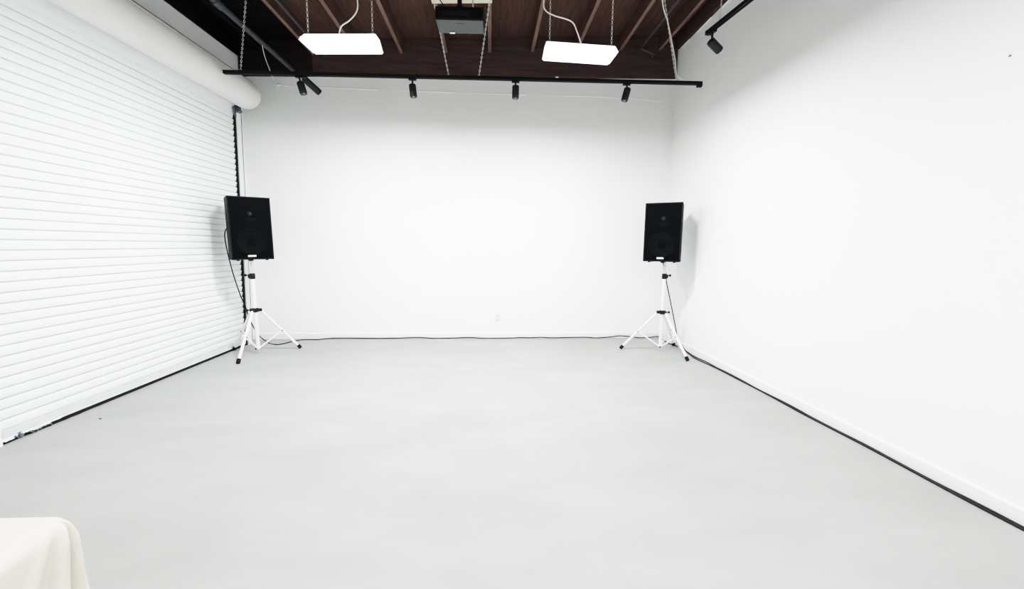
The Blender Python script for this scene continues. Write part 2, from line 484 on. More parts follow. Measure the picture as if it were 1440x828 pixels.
# ------------------------------------------------------------------ hanging shop lights
def shop_light(loc, rz, tilt, label, chains, cord_px):
    t = thing('hanging_light', label, 'light', loc, rz, 'hanging tube lights under the ceiling')
    t.rotation_euler = (0, tilt, rz)
    L = .60
    # housing: flat spine with two wings folding down (hat section)
    bm = bmesh.new()
    prof = [(-.135, -.002), (-.115, .028), (-.055, .045), (-.05, .078), (.05, .078), (.055, .045), (.115, .028), (.135, -.002),
            (.132, -.002), (.112, .025), (.052, .041), (-.052, .041), (-.112, .025), (-.132, -.002)]
    a = [bm.verts.new((-L/2, y, z)) for y, z in prof]; b = [bm.verts.new((L/2, y, z)) for y, z in prof]
    n = len(prof)
    for i in range(n): bm.faces.new((a[i], a[(i+1) % n], b[(i+1) % n], b[i]))
    bm.faces.new(a); bm.faces.new(list(reversed(b)))
    link('housing', bm, M_REFL, t, bevel=.001)
    for s in (-1, 1):
        bm = bmesh.new()
        add_hexa(bm, [(s*L/2, -.12, .0), (s*(L/2+.012), -.12, .0), (s*(L/2+.012), .12, .0), (s*L/2, .12, .0),
                      (s*L/2, -.05, .075), (s*(L/2+.006), -.05, .075), (s*(L/2+.006), .05, .075), (s*L/2, .05, .075)])
        link('end_plate', bm, M_REFL, t)
    for y in (-.066, .066):
        bm = bmesh.new()
        add_tube(bm, [(-L/2+.01, y, .008), (L/2-.01, y, .008)], .019, 16)
        link('light_tube', bm, M_TUBE, t, smooth='auto')
    for s in (-1, 1):
        bm = bmesh.new()
        add_box(bm, (s*(L/2-.025), -.03, .088), (.014, .03, .024))
        link('hanger_clip', bm, M_GALV, t, bevel=.002)
    mw = Matrix.Translation(loc) @ t.rotation_euler.to_matrix().to_4x4()
    for s, dx in zip((-1, 1), chains):
        p = mw @ Vector((s*(L/2-.025), -.03, .098))
        chain(t, p, (p.x+dx, p.y, deck_z(p.x)-.002))
    pts = [mw @ Vector((cord_px[0][2], -.0, .078))] + [at_y(a, b, loc[1]-.02*i) for i, (a, b, _) in enumerate(cord_px)]
    pts.append(Vector((pts[-1].x, pts[-1].y, deck_z(pts[-1].x)-.003)))
    cord('power_cord', pts, .0055, M_CORDW, t)
    ld = bpy.data.lights.new('tube_glow', 'AREA'); ld.shape = 'RECTANGLE'; ld.size = .58; ld.size_y = .22
    ld.energy = LIGHT_W; ld.color = (.985, .995, 1)
    lo = bpy.data.objects.new('tube_glow', ld); COL.objects.link(lo)
    lo.location = (0, 0, -.016); lo.parent = t
    return t
LIGHT_W = 39
shop_light((-1.262, 3.765, 3.0), -.085, .0, 'lit white tube light hanging on chains left of the projector', (0, 0),
           [(477.5, 44, -.02), (481, 36, 0), (491, 29, 0), (500, 19, 0), (503, 9, 0), (501.5, -6, 0), (498, -20, 0)])
shop_light((.785, 3.765, 3.0), .035, .012, 'lit white tube light hanging on chains right of the projector', (0, 0),
           [(815.5, 56, .02), (812, 46, 0), (806.5, 33, 0), (797, 27, 0), (780, 22, 0), (768, 15.5, 0), (764.5, 7, 0), (766, -8, 0), (767, -22, 0)])

# ------------------------------------------------------------------ track lights
TY = 4.70
tl = at_y(317, 101.5, TY); tr = at_y(986, 117.3, TY)
rail1 = thing('track_rail', 'long black lighting track hung on chains across the back of the room', 'track', (tl+tr)/2, 0, 'black lighting tracks')
def rail_bm(bm, p, q, w=.036, h=.034):
    d = (q-p); L = d.length; dn = d.normalized()
    side = dn.cross(Vector((0, 0, 1))).normalized(); up = side.cross(dn)
    R = Matrix((dn, side, up)).transposed()
    add_box(bm, (p+q)/2 + up*h*.36, (L, w, h*.28), R)            # spine
    for s in (-1, 1): add_box(bm, (p+q)/2 + side*s*(w*.5-.005), (L, .010, h), R)   # two lips leave a slot below
    return R
bm = bmesh.new(); rail_bm(bm, tl, tr); link('rail', bm, M_TRACK, rail1, world=True)
bm = bmesh.new(); add_box(bm, tr + Vector((-.02, 0, -.012)), (.055, .042, .058)); link('feed_box', bm, M_TRACK, rail1, bevel=.004, world=True)
bm = bmesh.new(); add_box(bm, tl + Vector((-.008, 0, 0)), (.02, .04, .036)); link('end_cap', bm, M_TRACK, rail1, bevel=.003, world=True)
def on_rail(px):
    a = at_y(px, 101 + (px-317)*.0239, TY)
    t = (a.x-tl.x)/(tr.x-tl.x)
    return tl.lerp(tr, t)
c0 = on_rail(338.5) + Vector((0, 0, .02)); e0 = at_z(346.5, -12, ceil_z(-2.6))
chain(rail1, c0, e0)
for a, b in ((631, 607), (673.5, 691)):
    p = on_rail(a) + Vector((0, 0, .02)); q = at_z(b, -14, 3.805)
    chain(rail1, p, q)
p = on_rail(951) + Vector((0, 0, .02)); qm = at_y(940, 27, 4.66); q = at_z(933, -12, ceil_z(1.95))
q = Vector((q.x, q.y, ceil_z(q.x)))
chain(rail1, p, q)
bm = bmesh.new(); w_ = on_rail(783) + Vector((0, 0, .022)); add_box(bm, w_, (.035, .03, .018)); link('cable_clip', bm, M_WHT, rail1, bevel=.003, world=True)
# white feed cord beside the right chain
q2 = q + Vector((-.03, -.02, .0))
pts = [on_rail(979) + Vector((0, 0, .02)), at_y(968, 114, TY-.01), at_y(957, 110.5, TY-.02), at_y(951, 103, TY-.02), at_y(949.5, 85, TY-.03), at_y(945, 60, TY-.05), at_y(941, 40, TY-.07),
       at_y(938, 27, TY-.1), at_y(934.5, 17, TY-.15), at_y(932, 5, TY-.2), at_y(931.5, -8, TY-.25)]
e = pts[-1]; pts.append(Vector((e.x, e.y, deck_z(e.x)-.003)))
cord('power_cord', pts, .0065, M_CORDW, rail1)

z2 = 3.33
r2a = at_z(995, 46.5, z2); r2b = at_z(1053.5, 0, z2)
r2b = r2a + (r2b-r2a)*4.0
rail2 = thing('track_rail', 'short black lighting track hung beside the right wall, running toward the viewer', 'track', r2a, 0, 'black lighting tracks')
bm = bmesh.new(); R2 = rail_bm(bm, r2a, r2b); link('rail', bm, M_TRACK, rail2, world=True)
bm = bmesh.new(); add_box(bm, r2a, (.02, .042, .038), R2); link('end_cap', bm, M_TRACK, rail2, bevel=.003, world=True)
p = at_z(1012, 33, z2); t_ = (p.y-r2a.y)/(r2b.y-r2a.y); p = r2a.lerp(r2b, t_) + Vector((0, 0, .02))
q = at_y(1016, -10, p.y)
chain(rail2, p, Vector((q.x+.01, q.y, deck_z(q.x)-.003)))
p = r2a.lerp(r2b, .75) + Vector((0, 0, .02))
chain(rail2, p, (p.x+.01, p.y, deck_z(p.x)-.003))

def spotlight(label, mount, top, bot, r=.038, axis=Vector((1, 0, 0)), rails=None):
    t = thing('track_spotlight', label, 'spotlight', mount, 0, 'black spotlights on the lighting tracks')
    top, bot, mount = Vector(top), Vector(bot), Vector(mount)
    d = (bot-top).normalized()
    bm = bmesh.new()
    ax = axis.normalized(); side = ax.cross(Vector((0, 0, 1))).normalized(); up = side.cross(ax)
    R = Matrix((ax, side, up)).transposed()
    add_box(bm, mount + Vector((0, 0, -.022)), (.085, .030, .022), R)
    link('track_adapter', bm, M_TRACK, t, bevel=.003, world=True)
    bm = bmesh.new()
    j = top + d*.022
    add_tube(bm, [mount+Vector((0, 0, -.03)), mount.lerp(j, .55)+Vector((0, 0, -.005)), j], .0095, 10)
    link('swivel_arm', bm, M_TRACK, t, smooth='auto', world=True)
    bm = bmesh.new()
    L = (bot-top).length
    pts = [top + d*a for a in (0, .003, .010, L*.30, L*.31, L*.33, L*.34, L-.012, L-.004, L-.0005, L-.003)]
    rad = [r*.80, r*.92, r, r, r*.95, r*.95, r, r, r*.97, r*.93, r*.80]
    add_tube(bm, pts, r, 24, radii=rad)
    link('lamp_head', bm, M_SPOT, t, smooth='auto', world=True)
    bm = bmesh.new()
    add_tube(bm, [bot - d*.010, bot - d*.0015], r*.79, 20)
    link('lens', bm, M_LENS, t, smooth='auto', world=True)
    return t
def track_spot(label, px, top, bot, dy=(0, 0), r=.038):
    m = on_rail(px) + Vector((0, 0, -.006))
    return spotlight(label, m, at_y(*top, TY+dy[0]), at_y(*bot, TY+dy[1]), r)
track_spot('black spotlight pointing nearly straight down at the left end of the long track', 420.5, (422, 115.5), (427.3, 132.5))
track_spot('long black spotlight swung out sideways at the left end of the long track', 426, (426.5, 109.5), (449.5, 130.5), (.09, .24), .036)
track_spot('black cylindrical spotlight on the long track, below and left of the projector', 580, (579.8, 118.7), (581.8, 136.8))
track_spot('black cylindrical spotlight on the long track, below and right of the projector', 725, (725.2, 120.5), (724.8, 138.7))
track_spot('black cylindrical spotlight on the long track, below the right tube light', 881.5, (882.8, 124), (877.8, 142))
m2 = r2a.lerp(r2b, .036) + Vector((0, 0, -.006))
mp = at_y(1005, 44, m2.y)
spotlight('black spotlight on the short track, tilted toward the right wall', m2, at_y(998.5, 57.3, m2.y+.0), at_y(1012.2, 71.5, m2.y+.03), .037, (r2b-r2a))

# ------------------------------------------------------------------ pipes, conduit, wire
bm = bmesh.new()
pa = at_z(416, 102, 3.53); 
X_ = pa.x
add_tube(bm, [(X_-.035, -2.0, 3.53), (X_-.005, 4.6, 3.53)], .028, 16)
add_tube(bm, [(X_-.005, 4.58, 3.53), (X_, 5.665, 3.53)], .028, 16)
add_tube(bm, [(X_-.012, 4.15, 3.53), (X_-.011, 4.27, 3.53)], .036, 16)   # coupling
o = link('sprinkler_pipe', bm, M_PIPE, smooth='auto')
tag(o, 'thick dark grey pipe running under the joists above the roll-up door side', 'pipe')
bm = bmesh.new()
zc = 3.925
pe = at_z(900, 69, zc); xa = pe.x; ye = min(pe.y, 5.69)
pts = [(xa+.03, -2.0, zc), (xa+.004, 4.4, zc), (xa, ye-.06, zc), (xa+.01, ye-.02, zc-.002), (xa+.05, ye, zc-.008), (xa+.13, ye+.002, zc-.03), (xa+.19, ye+.003, zc-.055), (xa+.20, ye+.06, zc-.06)]
add_tube(bm, pts, .017, 12)
o = link('conduit', bm, M_PIPE2, smooth='auto')
tag(o, 'thin dark conduit bending at its end, under the joists on the right', 'conduit', 'conduits under the ceiling')
bm = bmesh.new()
xc = at_z(388, 0, 3.725)
add_tube(bm, [(xc.x-.02, -2.0, 3.725), (xc.x+.012, 5.655, 3.725)], .016, 12)
o = link('conduit', bm, M_PIPE, smooth='auto')
tag(o, 'straight dark conduit beside a joist, above the left tube light', 'conduit', 'conduits under the ceiling')
# thin wire from the pipe to the back wall
p0 = Vector((X_-.004, 4.98, 3.512)); p0 = at_z(366, 63, 3.505)
pts = [Vector((X_-.003, p0.y, 3.505)), at_y(372.5, 80, p0.y+.2), at_y(380, 100, p0.y+.4), at_y(384.5, 112, 5.58), at_y(388.5, 118.2, 5.706)]
o = cord('thin_wire', pts, .0038, M_CORDW, n=5)
tag(o, 'thin grey wire dropping from the thick pipe to the back wall', 'wire')
bm = bmesh.new()                 # plaster blob holding it
pb = at_y(391, 119, 5.712)
bmesh.ops.create_icosphere(bm, subdivisions=2, radius=.022, matrix=Matrix.Translation(pb + Vector((0, .004, 0))) @ Matrix.Diagonal((1.8, .6, .8, 1)))
o = link('plaster_patch', bm, M_SEAM, smooth=True)
tag(o, 'small white lump of plaster high on the back wall where the wire ends', 'plaster')

# ------------------------------------------------------------------ projector and its board
b0 = at_z(608, 6.5, 3.80); b1 = at_z(692, 6.5, 3.80)
bm = bmesh.new()
z0 = 3.795
add_hexa(bm, [(b0.x, 4.0, z0), (b1.x, 4.0, z0+.03), (b1.x, 4.545, z0+.03), (b0.x, 4.545, z0),
              (b0.x, 4.0, z0+.02), (b1.x, 4.0, z0+.05), (b1.x, 4.545, z0+.05), (b0.x, 4.545, z0+.02)])
o = link('mounting_board', bm, M_BOARD, bevel=.002)
tag(o, 'pale plywood board fixed under two joists above the projector', 'board')
pz = 3.055
pA = at_z(612.5, 28.3, pz); pB = at_z(680.5, 28.3, pz)
pw = pB.x-pA.x
pd = .205
pc = Vector(((pA.x+pB.x)/2, (pA.y+pB.y)/2+pd/2, pz))
pj = thing('projector', 'black projector hanging upside down from a ceiling pole', 'projector', pc, -.03)
bm = bmesh.new()
add_box(bm, (0, 0, .052), (pw, pd, .096))
link('body', bm, M_PJ, pj, bevel=.008)
bm = bmesh.new()
add_box(bm, (0, 0, .003), (pw-.012, pd-.006, .006))
add_box(bm, (0, -.05, -.0005), (.06, .012, .003))
under = link('cover', bm, M_PJB, pj, bevel=.001); under['label'] = 'textured cover facing the floor, grey from painted floor bounce'  # light bounced off the floor is put into this grey
bm = bmesh.new()
add_tube(bm, [(.10, pd/2-.01, .05), (.10, pd/2+.03, .05)], .035, 20)
link('lens', bm, M_LENS, pj, smooth='auto')
bm = bmesh.new(); add_box(bm, (-.075, pd/2-.02, -.004), (.042, .016, .008))
link('focus_tab', bm, M_WHT, pj, bevel=.002)
bm = bmesh.new()
add_box(bm, (-.03, -pd/2-.002, .05), (.20, .006, .03))
link('socket_panel', bm, M_BLKP, pj, bevel=.001)
bm = bmesh.new()
topz = z0+.012 - pz
add_tube(bm, [(-.01, .03, .12), (-.01, .03, topz-.03)], .019, 14)
pole = link('mount_pole', bm, M_BLKP, pj, smooth='auto')
bm = bmesh.new()
add_tube(bm, [(-.01, .03, .098), (-.01, .03, .112)], .05, 20)
for a in range(4):
    dx, dy = math.cos(a*PI/2+PI/4), math.sin(a*PI/2+PI/4)
    add_box(bm, (-.01+dx*.055, .03+dy*.05, .106), (.09, .016, .008), Matrix.Rotation(a*PI/2+PI/4, 3, 'Z'))
add_tube(bm, [(-.01, .03, .112), (-.01, .03, .165)], .028, 16)
link('mount_bracket', bm, M_BLKP, pole, smooth='auto')
bm = bmesh.new()
add_box(bm, (-.01, .03, topz-.002), (.14, .14, .012))
link('ceiling_plate', bm, M_BLKP, pole, bevel=.002)
bm = bmesh.new()
q = [(-.13, -.05, .10), (-.135, -.055, .14), (-.16, -.03, .2), (-.15, .02, .40), (-.12, .04, .60), (-.11, .1, topz-.0)]
add_tube(bm, smooth_path(q, 6), .004, 8)
link('power_cord', bm, M_CORDB, pj, smooth='auto')
bm = bmesh.new()
q = [(.10, .05, .10), (.095, .06, .16), (.09, .08, .35), (.085, .1, topz)]
add_tube(bm, smooth_path(q, 6), .005, 8)
link('signal_cable', bm, M_CORDW, pj, smooth='auto')

# ------------------------------------------------------------------ speakers on stands
def stand(label, centre, feet, hub_z, clamp_z, top_z, knob_dir, lean):
    t = thing('speaker_stand', label, 'speaker stand', (*centre, 0), 0, 'white tripod speaker stands')
    C0 = Vector((*centre, 0))
    ax = lambda z: C0 + Vector((lean[0]*z, lean[1]*z, z))
    bm = bmesh.new(); add_tube(bm, [ax(.055), ax(.065), ax(clamp_z)], .0215, 18, radii=[.019, .0215, .0215]); link('pole', bm, M_WHT, t, smooth='auto', world=True)
    bm = bmesh.new(); add_tube(bm, [ax(clamp_z-.03), ax(top_z)], .0155, 16)
    up = link('upper_pole', bm, M_WHT, t, smooth='auto', world=True)
    bm = bmesh.new()
    for s in (-1, 1): add_tube(bm, [ax(top_z-.05)+Vector((0, -.0145, 0)), ax(top_z-.05)+Vector((0, -.0165, 0))], .004, 8)
    link('pin_hole', bm, M_SLOT, up, world=True)
    kd = Vector(knob_dir).normalized()
    bm = bmesh.new()
    add_tube(bm, [ax(clamp_z-.055), ax(clamp_z-.05), ax(clamp_z+.0), ax(clamp_z+.012)], .03, 14, radii=[.026, .030, .030, .023])
    add_box(bm, ax(clamp_z-.022)+kd*.025, (.03, .03, .045))
    cl = link('clamp_collar', bm, M_BLKP, t, smooth='auto', world=True)
    bm = bmesh.new()
    b = ax(clamp_z-.010)
    add_tube(bm, [b+kd*.03, b+kd*.058], .006, 8); add_tube(bm, [b+kd*.056, b+kd*.060, b+kd*.074, b+kd*.078], .014, 8, radii=[.011, .015, .015, .011])
    link('knob', bm, M_BLKP, cl, smooth='auto', world=True)
    bm = bmesh.new()
    add_tube(bm, [ax(hub_z-.028), ax(hub_z-.022), ax(hub_z+.016), ax(hub_z+.022)], .04, 18, radii=[.028, .040, .040, .027])
    for fx, fy in feet:
        d = Vector((fx-C0.x, fy-C0.y, 0)).normalized()
        add_box(bm, ax(hub_z-.004)+d*.048, (.045, .036, .034), Matrix.Rotation(math.atan2(d.y, d.x), 3, 'Z'))
    hub = link('hub', bm, M_BLKP, t, smooth='auto', bevel=.003, world=True)
    bm = bmesh.new()
    b = ax(hub_z) + Vector((0, -.01, 0))
    add_tube(bm, [b+kd*.035, b+kd*.066], .006, 8); add_tube(bm, [b+kd*.064, b+kd*.068, b+kd*.084, b+kd*.087], .014, 8, radii=[.011, .015, .015, .011])
    link('knob', bm, M_BLKP, hub, smooth='auto', world=True)
    for fx, fy in feet:
        foot = Vector((fx, fy, .022))
        d = Vector((fx-C0.x, fy-C0.y, 0)).normalized()
        st = ax(hub_z-.012) + d*.058
        bm = bmesh.new()
        add_tube(bm, [st, foot], .0165, 14)
        lg = link('leg', bm, M_WHT, t, smooth='auto', world=True)
        bm = bmesh.new()
        dd = (foot-st).normalized()
        add_tube(bm, [foot-dd*.035, foot-dd*.03, foot+dd*.012, Vector((foot.x, foot.y, foot.z))+dd*.017], .021, 14, radii=[.019, .0215, .0215, .016])
        link('rubber_foot', bm, M_RUB, lg, smooth='auto', world=True)
        mid = st.lerp(foot, .53)
        sd = d.cross(Vector((0, 0, 1)))
        bm = bmesh.new()
        add_tube(bm, [mid-sd*.022, mid+sd*.022], .0075, 10)
        link('bolt', bm, M_BLKP, lg, smooth='auto', world=True)
        bm = bmesh.new()
        lo = ax(.075) + d*.022
        md = mid - dd.cross(sd).normalized()*0
        add_tube(bm, [lo, mid], .0095, 10)
        link('brace', bm, M_WHT, t, smooth='auto', world=True)
    bm = bmesh.new()
    add_tube(bm, [ax(.06), ax(.064), ax(.086), ax(.09)], .027, 14, radii=[.024, .027, .027, .024])
    link('lower_collar', bm, M_WHT, t, smooth='auto', world=True)
    bm = bmesh.new()
    b = ax(.07); add_tube(bm, [b+Vector((-.012, -.03, -.004)), b+Vector((-.012, -.022, -.004))], .010, 10)
    link('lower_bolt', bm, M_BLKP, t, world=True)
    return ax

def speaker(label, base, yaw, W, D, H, roll=0, side=1, pitch=0):
    t = thing('loudspeaker', label, 'speaker', base, yaw, 'black loudspeakers on stands')
    t.rotation_euler = (pitch, roll, yaw)
    # cabinet: open-front shell, front at -Y, slightly narrower at the back
    bm = bmesh.new()
    hw, bw = W/2, W/2*.92
    th = .016
    fy, by = -D/2, D/2
    add_hexa(bm, [(-bw, by-.02, 0), (bw, by-.02, 0), (bw, by, 0), (-bw, by, 0), (-bw, by-.02, H), (bw, by-.02, H), (bw, by, H), (-bw, by, H)])
    for s in (-1, 1):
        add_hexa(bm, [(s*hw, fy, 0), (s*(hw-th), fy, 0), (s*(bw-th), by, 0), (s*bw, by, 0), (s*hw, fy, H), (s*(hw-th), fy, H), (s*(bw-th), by, H), (s*bw, by, H)])
    for z0_, z1_ in ((0, th), (H-th, H)):
        add_hexa(bm, [(-hw, fy, z0_), (hw, fy, z0_), (bw, by, z0_), (-bw, by, z0_), (-hw, fy, z1_), (hw, fy, z1_), (bw, by, z1_), (-bw, by, z1_)])
    add_box(bm, (0, fy+.045, H/2), (W-2*th, .01, H-2*th))
    cab = link('cabinet', bm, M_CAB, t, bevel=.004)
    # baffle with horn and woofer seen through the grille
    bm = bmesh.new(); add_box(bm, (0, fy+.031, H/2), (W-2*th, .006, H-2*th)); link('baffle', bm, M_BAF, t)
    def ring_lathe(bm, cx, cz, y0, prof, sx=1, sz=1, seg=28):
        rings = []
        for r_, dy in prof:
            rings.append([bm.verts.new((cx+r_*sx*math.cos(2*PI*k/seg), y0+dy, cz+r_*sz*math.sin(2*PI*k/seg))) for k in range(seg)])
        for a, b in zip(rings, rings[1:]):
            for k in range(seg): bm.faces.new((a[k], a[(k+1) % seg], b[(k+1) % seg], b[k]))
        bm.faces.new(rings[-1])
    y0 = fy+.028
    bm = bmesh.new(); ring_lathe(bm, 0, H*.285, y0, [(W*.36, 0), (W*.36, -.008), (W*.335, -.012), (W*.31, -.006), (W*.14, .02)][:4] + [(W*.13, -.002)])
    wf = link('woofer', bm, M_CONE, t, smooth='auto')
    bm = bmesh.new(); ring_lathe(bm, 0, H*.285, y0-.003, [(W*.115, 0), (W*.10, -.012), (W*.06, -.02), (W*.02, -.022)])
    link('dust_cap', bm, M_BAF, wf, smooth='auto')
    bm = bmesh.new(); ring_lathe(bm, 0, H*.72, y0, [(W*.36, 0), (W*.35, -.008), (W*.20, -.004), (W*.12, -.002)], 1, .62)
    hn = link('horn', bm, M_BAF, t, smooth='auto')
    bm = bmesh.new(); ring_lathe(bm, 0, H*.735, y0-.004, [(W*.055, 0), (W*.045, -.012), (W*.02, -.016)])
    link('throat', bm, M_DOME, hn, smooth='auto')
    bm = bmesh.new(); ring_lathe(bm, 0.012, H*.635, y0-.002, [(W*.16, 0), (W*.13, -.006), (W*.03, -.008)], 1, .42)
    link('horn_lip', bm, M_CONE, hn, smooth='auto')
    # grille sheet with folded rim
    bm = bmesh.new()
    add_box(bm, (0, fy-.0015, H/2), (W-.012, .0015, H-.012))
    g = link('grille', bm, M_GRILLE, t)
    bm = bmesh.new()
    gw, gh = W-.010, H-.010
    for s in (-1, 1):
        add_box(bm, (s*(gw/2-.002), fy-.001, H/2), (.004, .004, gh)); add_box(bm, (0, fy-.001, H/2+s*(gh/2-.002)), (gw, .004, .004))
    link('grille_rim', bm, M_BLKP, g, bevel=.001)
    bm = bmesh.new(); add_box(bm, (-.012, fy-.003, .042), (.080, .004, .019))
    bd = link('badge', bm, M_BADGE, g, bevel=.001); bd['label'] = 'small white badge'
    # recessed side handles and socket plate
    for s in (-1, 1):
        bm = bmesh.new()
        ang = math.atan2(bw-hw, D)
        xs = s*((hw+bw)/2)
        add_box(bm, (xs-s*.0018, .0, H*.60), (.005, .11, .20), Matrix.Rotation(-s*ang, 3, 'Z'))
        h_ = link('handle', bm, M_RUB, t, bevel=.002)
        bm = bmesh.new()
        add_box(bm, (xs-s*.0010, .0, H*.57), (.0065, .10, .022), Matrix.Rotation(-s*ang, 3, 'Z'))
        link('grip', bm, M_CAB, h_, bevel=.001)
    bm = bmesh.new(); add_box(bm, (0, by+.001, H*.38), (.14, .004, .11)); link('socket_plate', bm, M_GALV, t)
    for sx in (-1, 1):
        for sy in (-1, 1):
            bm = bmesh.new(); add_tube(bm, [(sx*(bw-.05), sy*(D/2-.05), -.012), (sx*(bw-.05), sy*(D/2-.05), .0)], .016, 12)
            link('rubber_foot', bm, M_RUB, t, smooth='auto')
    bm = bmesh.new(); add_tube(bm, [(0, 0, -.02), (0, 0, .0)], .026, 14); link('pole_socket', bm, M_BLKP, t, smooth='auto')
    return t

def zof(px, py, y): return at_y(px, py, y).z
# left
fl_ = [at_z(335, 509, .02), at_z(421.5, 487.5, .02), at_z(329.5, 490.5, .02)]
cL = (sum(p.x for p in fl_)/3, sum(p.y for p in fl_)/3)
topL = zof(352.5, 365, cL[1])
axL = stand('white tripod speaker stand beside the roll-up door', cL, [(p.x, p.y) for p in fl_], zof(360, 435.5, cL[1]), zof(355, 385.5, cL[1]), topL, (-1, -.5, 0), (-.016, 0))
angL = math.atan2(-cL[0], cL[1])
sL = speaker('black loudspeaker on the white stand beside the roll-up door', axL(topL)+Vector((0, 0, .006)), angL+math.radians(9), .416, .34, .702, -.018)
# right
fr_ = [at_z(873.5, 488.5, .02), at_z(966.5, 505.5, .02), at_z(947, 484, .02)]
cR = (sum(p.x for p in fr_)/3, sum(p.y for p in fr_)/3)
topR = zof(934, 368, cR[1])
axR = stand('white tripod speaker stand in the corner by the right wall', cR, [(p.x, p.y) for p in fr_], zof(930, 438.5, cR[1]), zof(934, 386, cR[1]), topR, (1, -.3, 0), (.004, 0))
angR = math.atan2(-cR[0], cR[1])
sR = speaker('black loudspeaker on the white stand in the corner by the right wall', axR(topR)+Vector((-.040, -.014, .006)), angR-math.radians(6.5), .425, .34, .704, .0)

# ------------------------------------------------------------------ speaker cables
CR = .0062
def floor_pt(px, py, r=CR):
    p = at_z(px, py, r)
    lim = wall_y(p.x) - .013 - r*1.3
    if p.y > lim:
        p = at_y(px, py, lim); p.z = max(p.z, r)
    return p
ptsA = [at_y(320.5, 321, cL[1]+.12), at_y(317.5, 323, cL[1]+.11), at_y(316, 332, cL[1]+.10), at_y(319, 350, cL[1]+.11), at_y(327, 382, cL[1]+.12), at_y(338, 415, cL[1]+.14), at_y(344, 428, cL[1]+.16), at_y(349, 443, cL[1]+.18),
        at_y(357, 461, cL[1]+.22)]
ptsA += [at_z(365, 472.5, .09) + Vector((0, 0, 0))]
ptsA += [floor_pt(*q) for q in ((378, 482), (388, 484.3), (398, 483.2), (410, 480.2), (424, 477.7), (436, 477.2), (446, 477.5), (458, 476.2), (476, 475.2), (500, 475.3), (530, 475.6), (560, 475.2),
                                (588, 474.3), (612, 475.6), (640, 475), (660, 474.3), (680, 475.5), (700, 475.4), (722, 475), (732, 474.4), (745, 474.8), (760, 474), (775, 474.8), (800, 474.3), (824, 474),
                                (838, 475), (858, 473.6), (871, 472), (885, 473), (900, 474.8), (914, 474.2), (924, 473), (930, 476), (938, 481.8), (947, 485.2), (956, 488), (966, 494.2), (976, 501))]
def wall_pt(y, off, z=CR): return Vector((right_x(y)-.014-off, y, z))
lastA = ptsA[-1]
yy = lastA.y-.25
k = 0
while yy > .4:
    ptsA.append(wall_pt(yy, .012 + .006*math.sin(k*1.9)))
    yy -= .22; k += 1
oA = cord('speaker_cable', ptsA, CR, M_CORDB, n=5)
tag(oA, 'long black cable from the left speaker along the foot of the back and right walls', 'cable', 'black speaker cables')
yb = cR[1]
ptsB = [axR(topR)+Vector((.05, .22, .25)), axR(topR)+Vector((.06, .25, .05)), at_y(936.5, 385, yb+.12), at_y(937.2, 396, yb), at_y(940, 410, yb-.03), at_y(944.5, 432, yb-.05), at_y(949, 455, yb-.06), at_y(952.5, 473, yb-.06), at_y(958, 484, yb-.08)]
ptsB += [at_z(967, 496.2, CR), at_z(976, 503, CR), at_z(988, 508.8, CR), at_z(1000, 514.2, CR)]
yy = ptsB[-1].y-.2
k = 0
while yy > .4:
    ptsB.append(wall_pt(yy, .028 + .005*math.sin(k*1.3+1)))
    yy -= .22; k += 1
oB = cord('speaker_cable', ptsB, CR, M_CORDB, n=5)
tag(oB, 'black cable dropping from the right speaker and running along the right wall', 'cable', 'black speaker cables')

# ------------------------------------------------------------------ outlet
op = at_y(699.5, 447, 5.755); op = at_y(699.5, 447, wall_y(op.x))
ot = thing('wall_outlet', 'white electrical outlet low on the back wall', 'outlet', (op.x, op.y, op.z), math.atan2(YB1-YB0, XR-XL))
bm = bmesh.new(); add_box(bm, (0, -.003, 0), (.078, .007, .118)); link('cover_plate', bm, M_PLATE, ot, bevel=.003)
for s in (-1, 1):
    bm = bmesh.new(); add_box(bm, (0, -.0075, s*.028), (.036, .004, .034)); so = link('socket', bm, M_SOCK, ot, bevel=.003)
    bm = bmesh.new()
    for sx in (-1, 1): add_box(bm, (sx*.008, -.0098, s*.028+.004), (.003, .001, .012))
    add_box(bm, (0, -.0098, s*.028-.010), (.006, .001, .006))
    link('socket_slots', bm, M_SLOT, so)

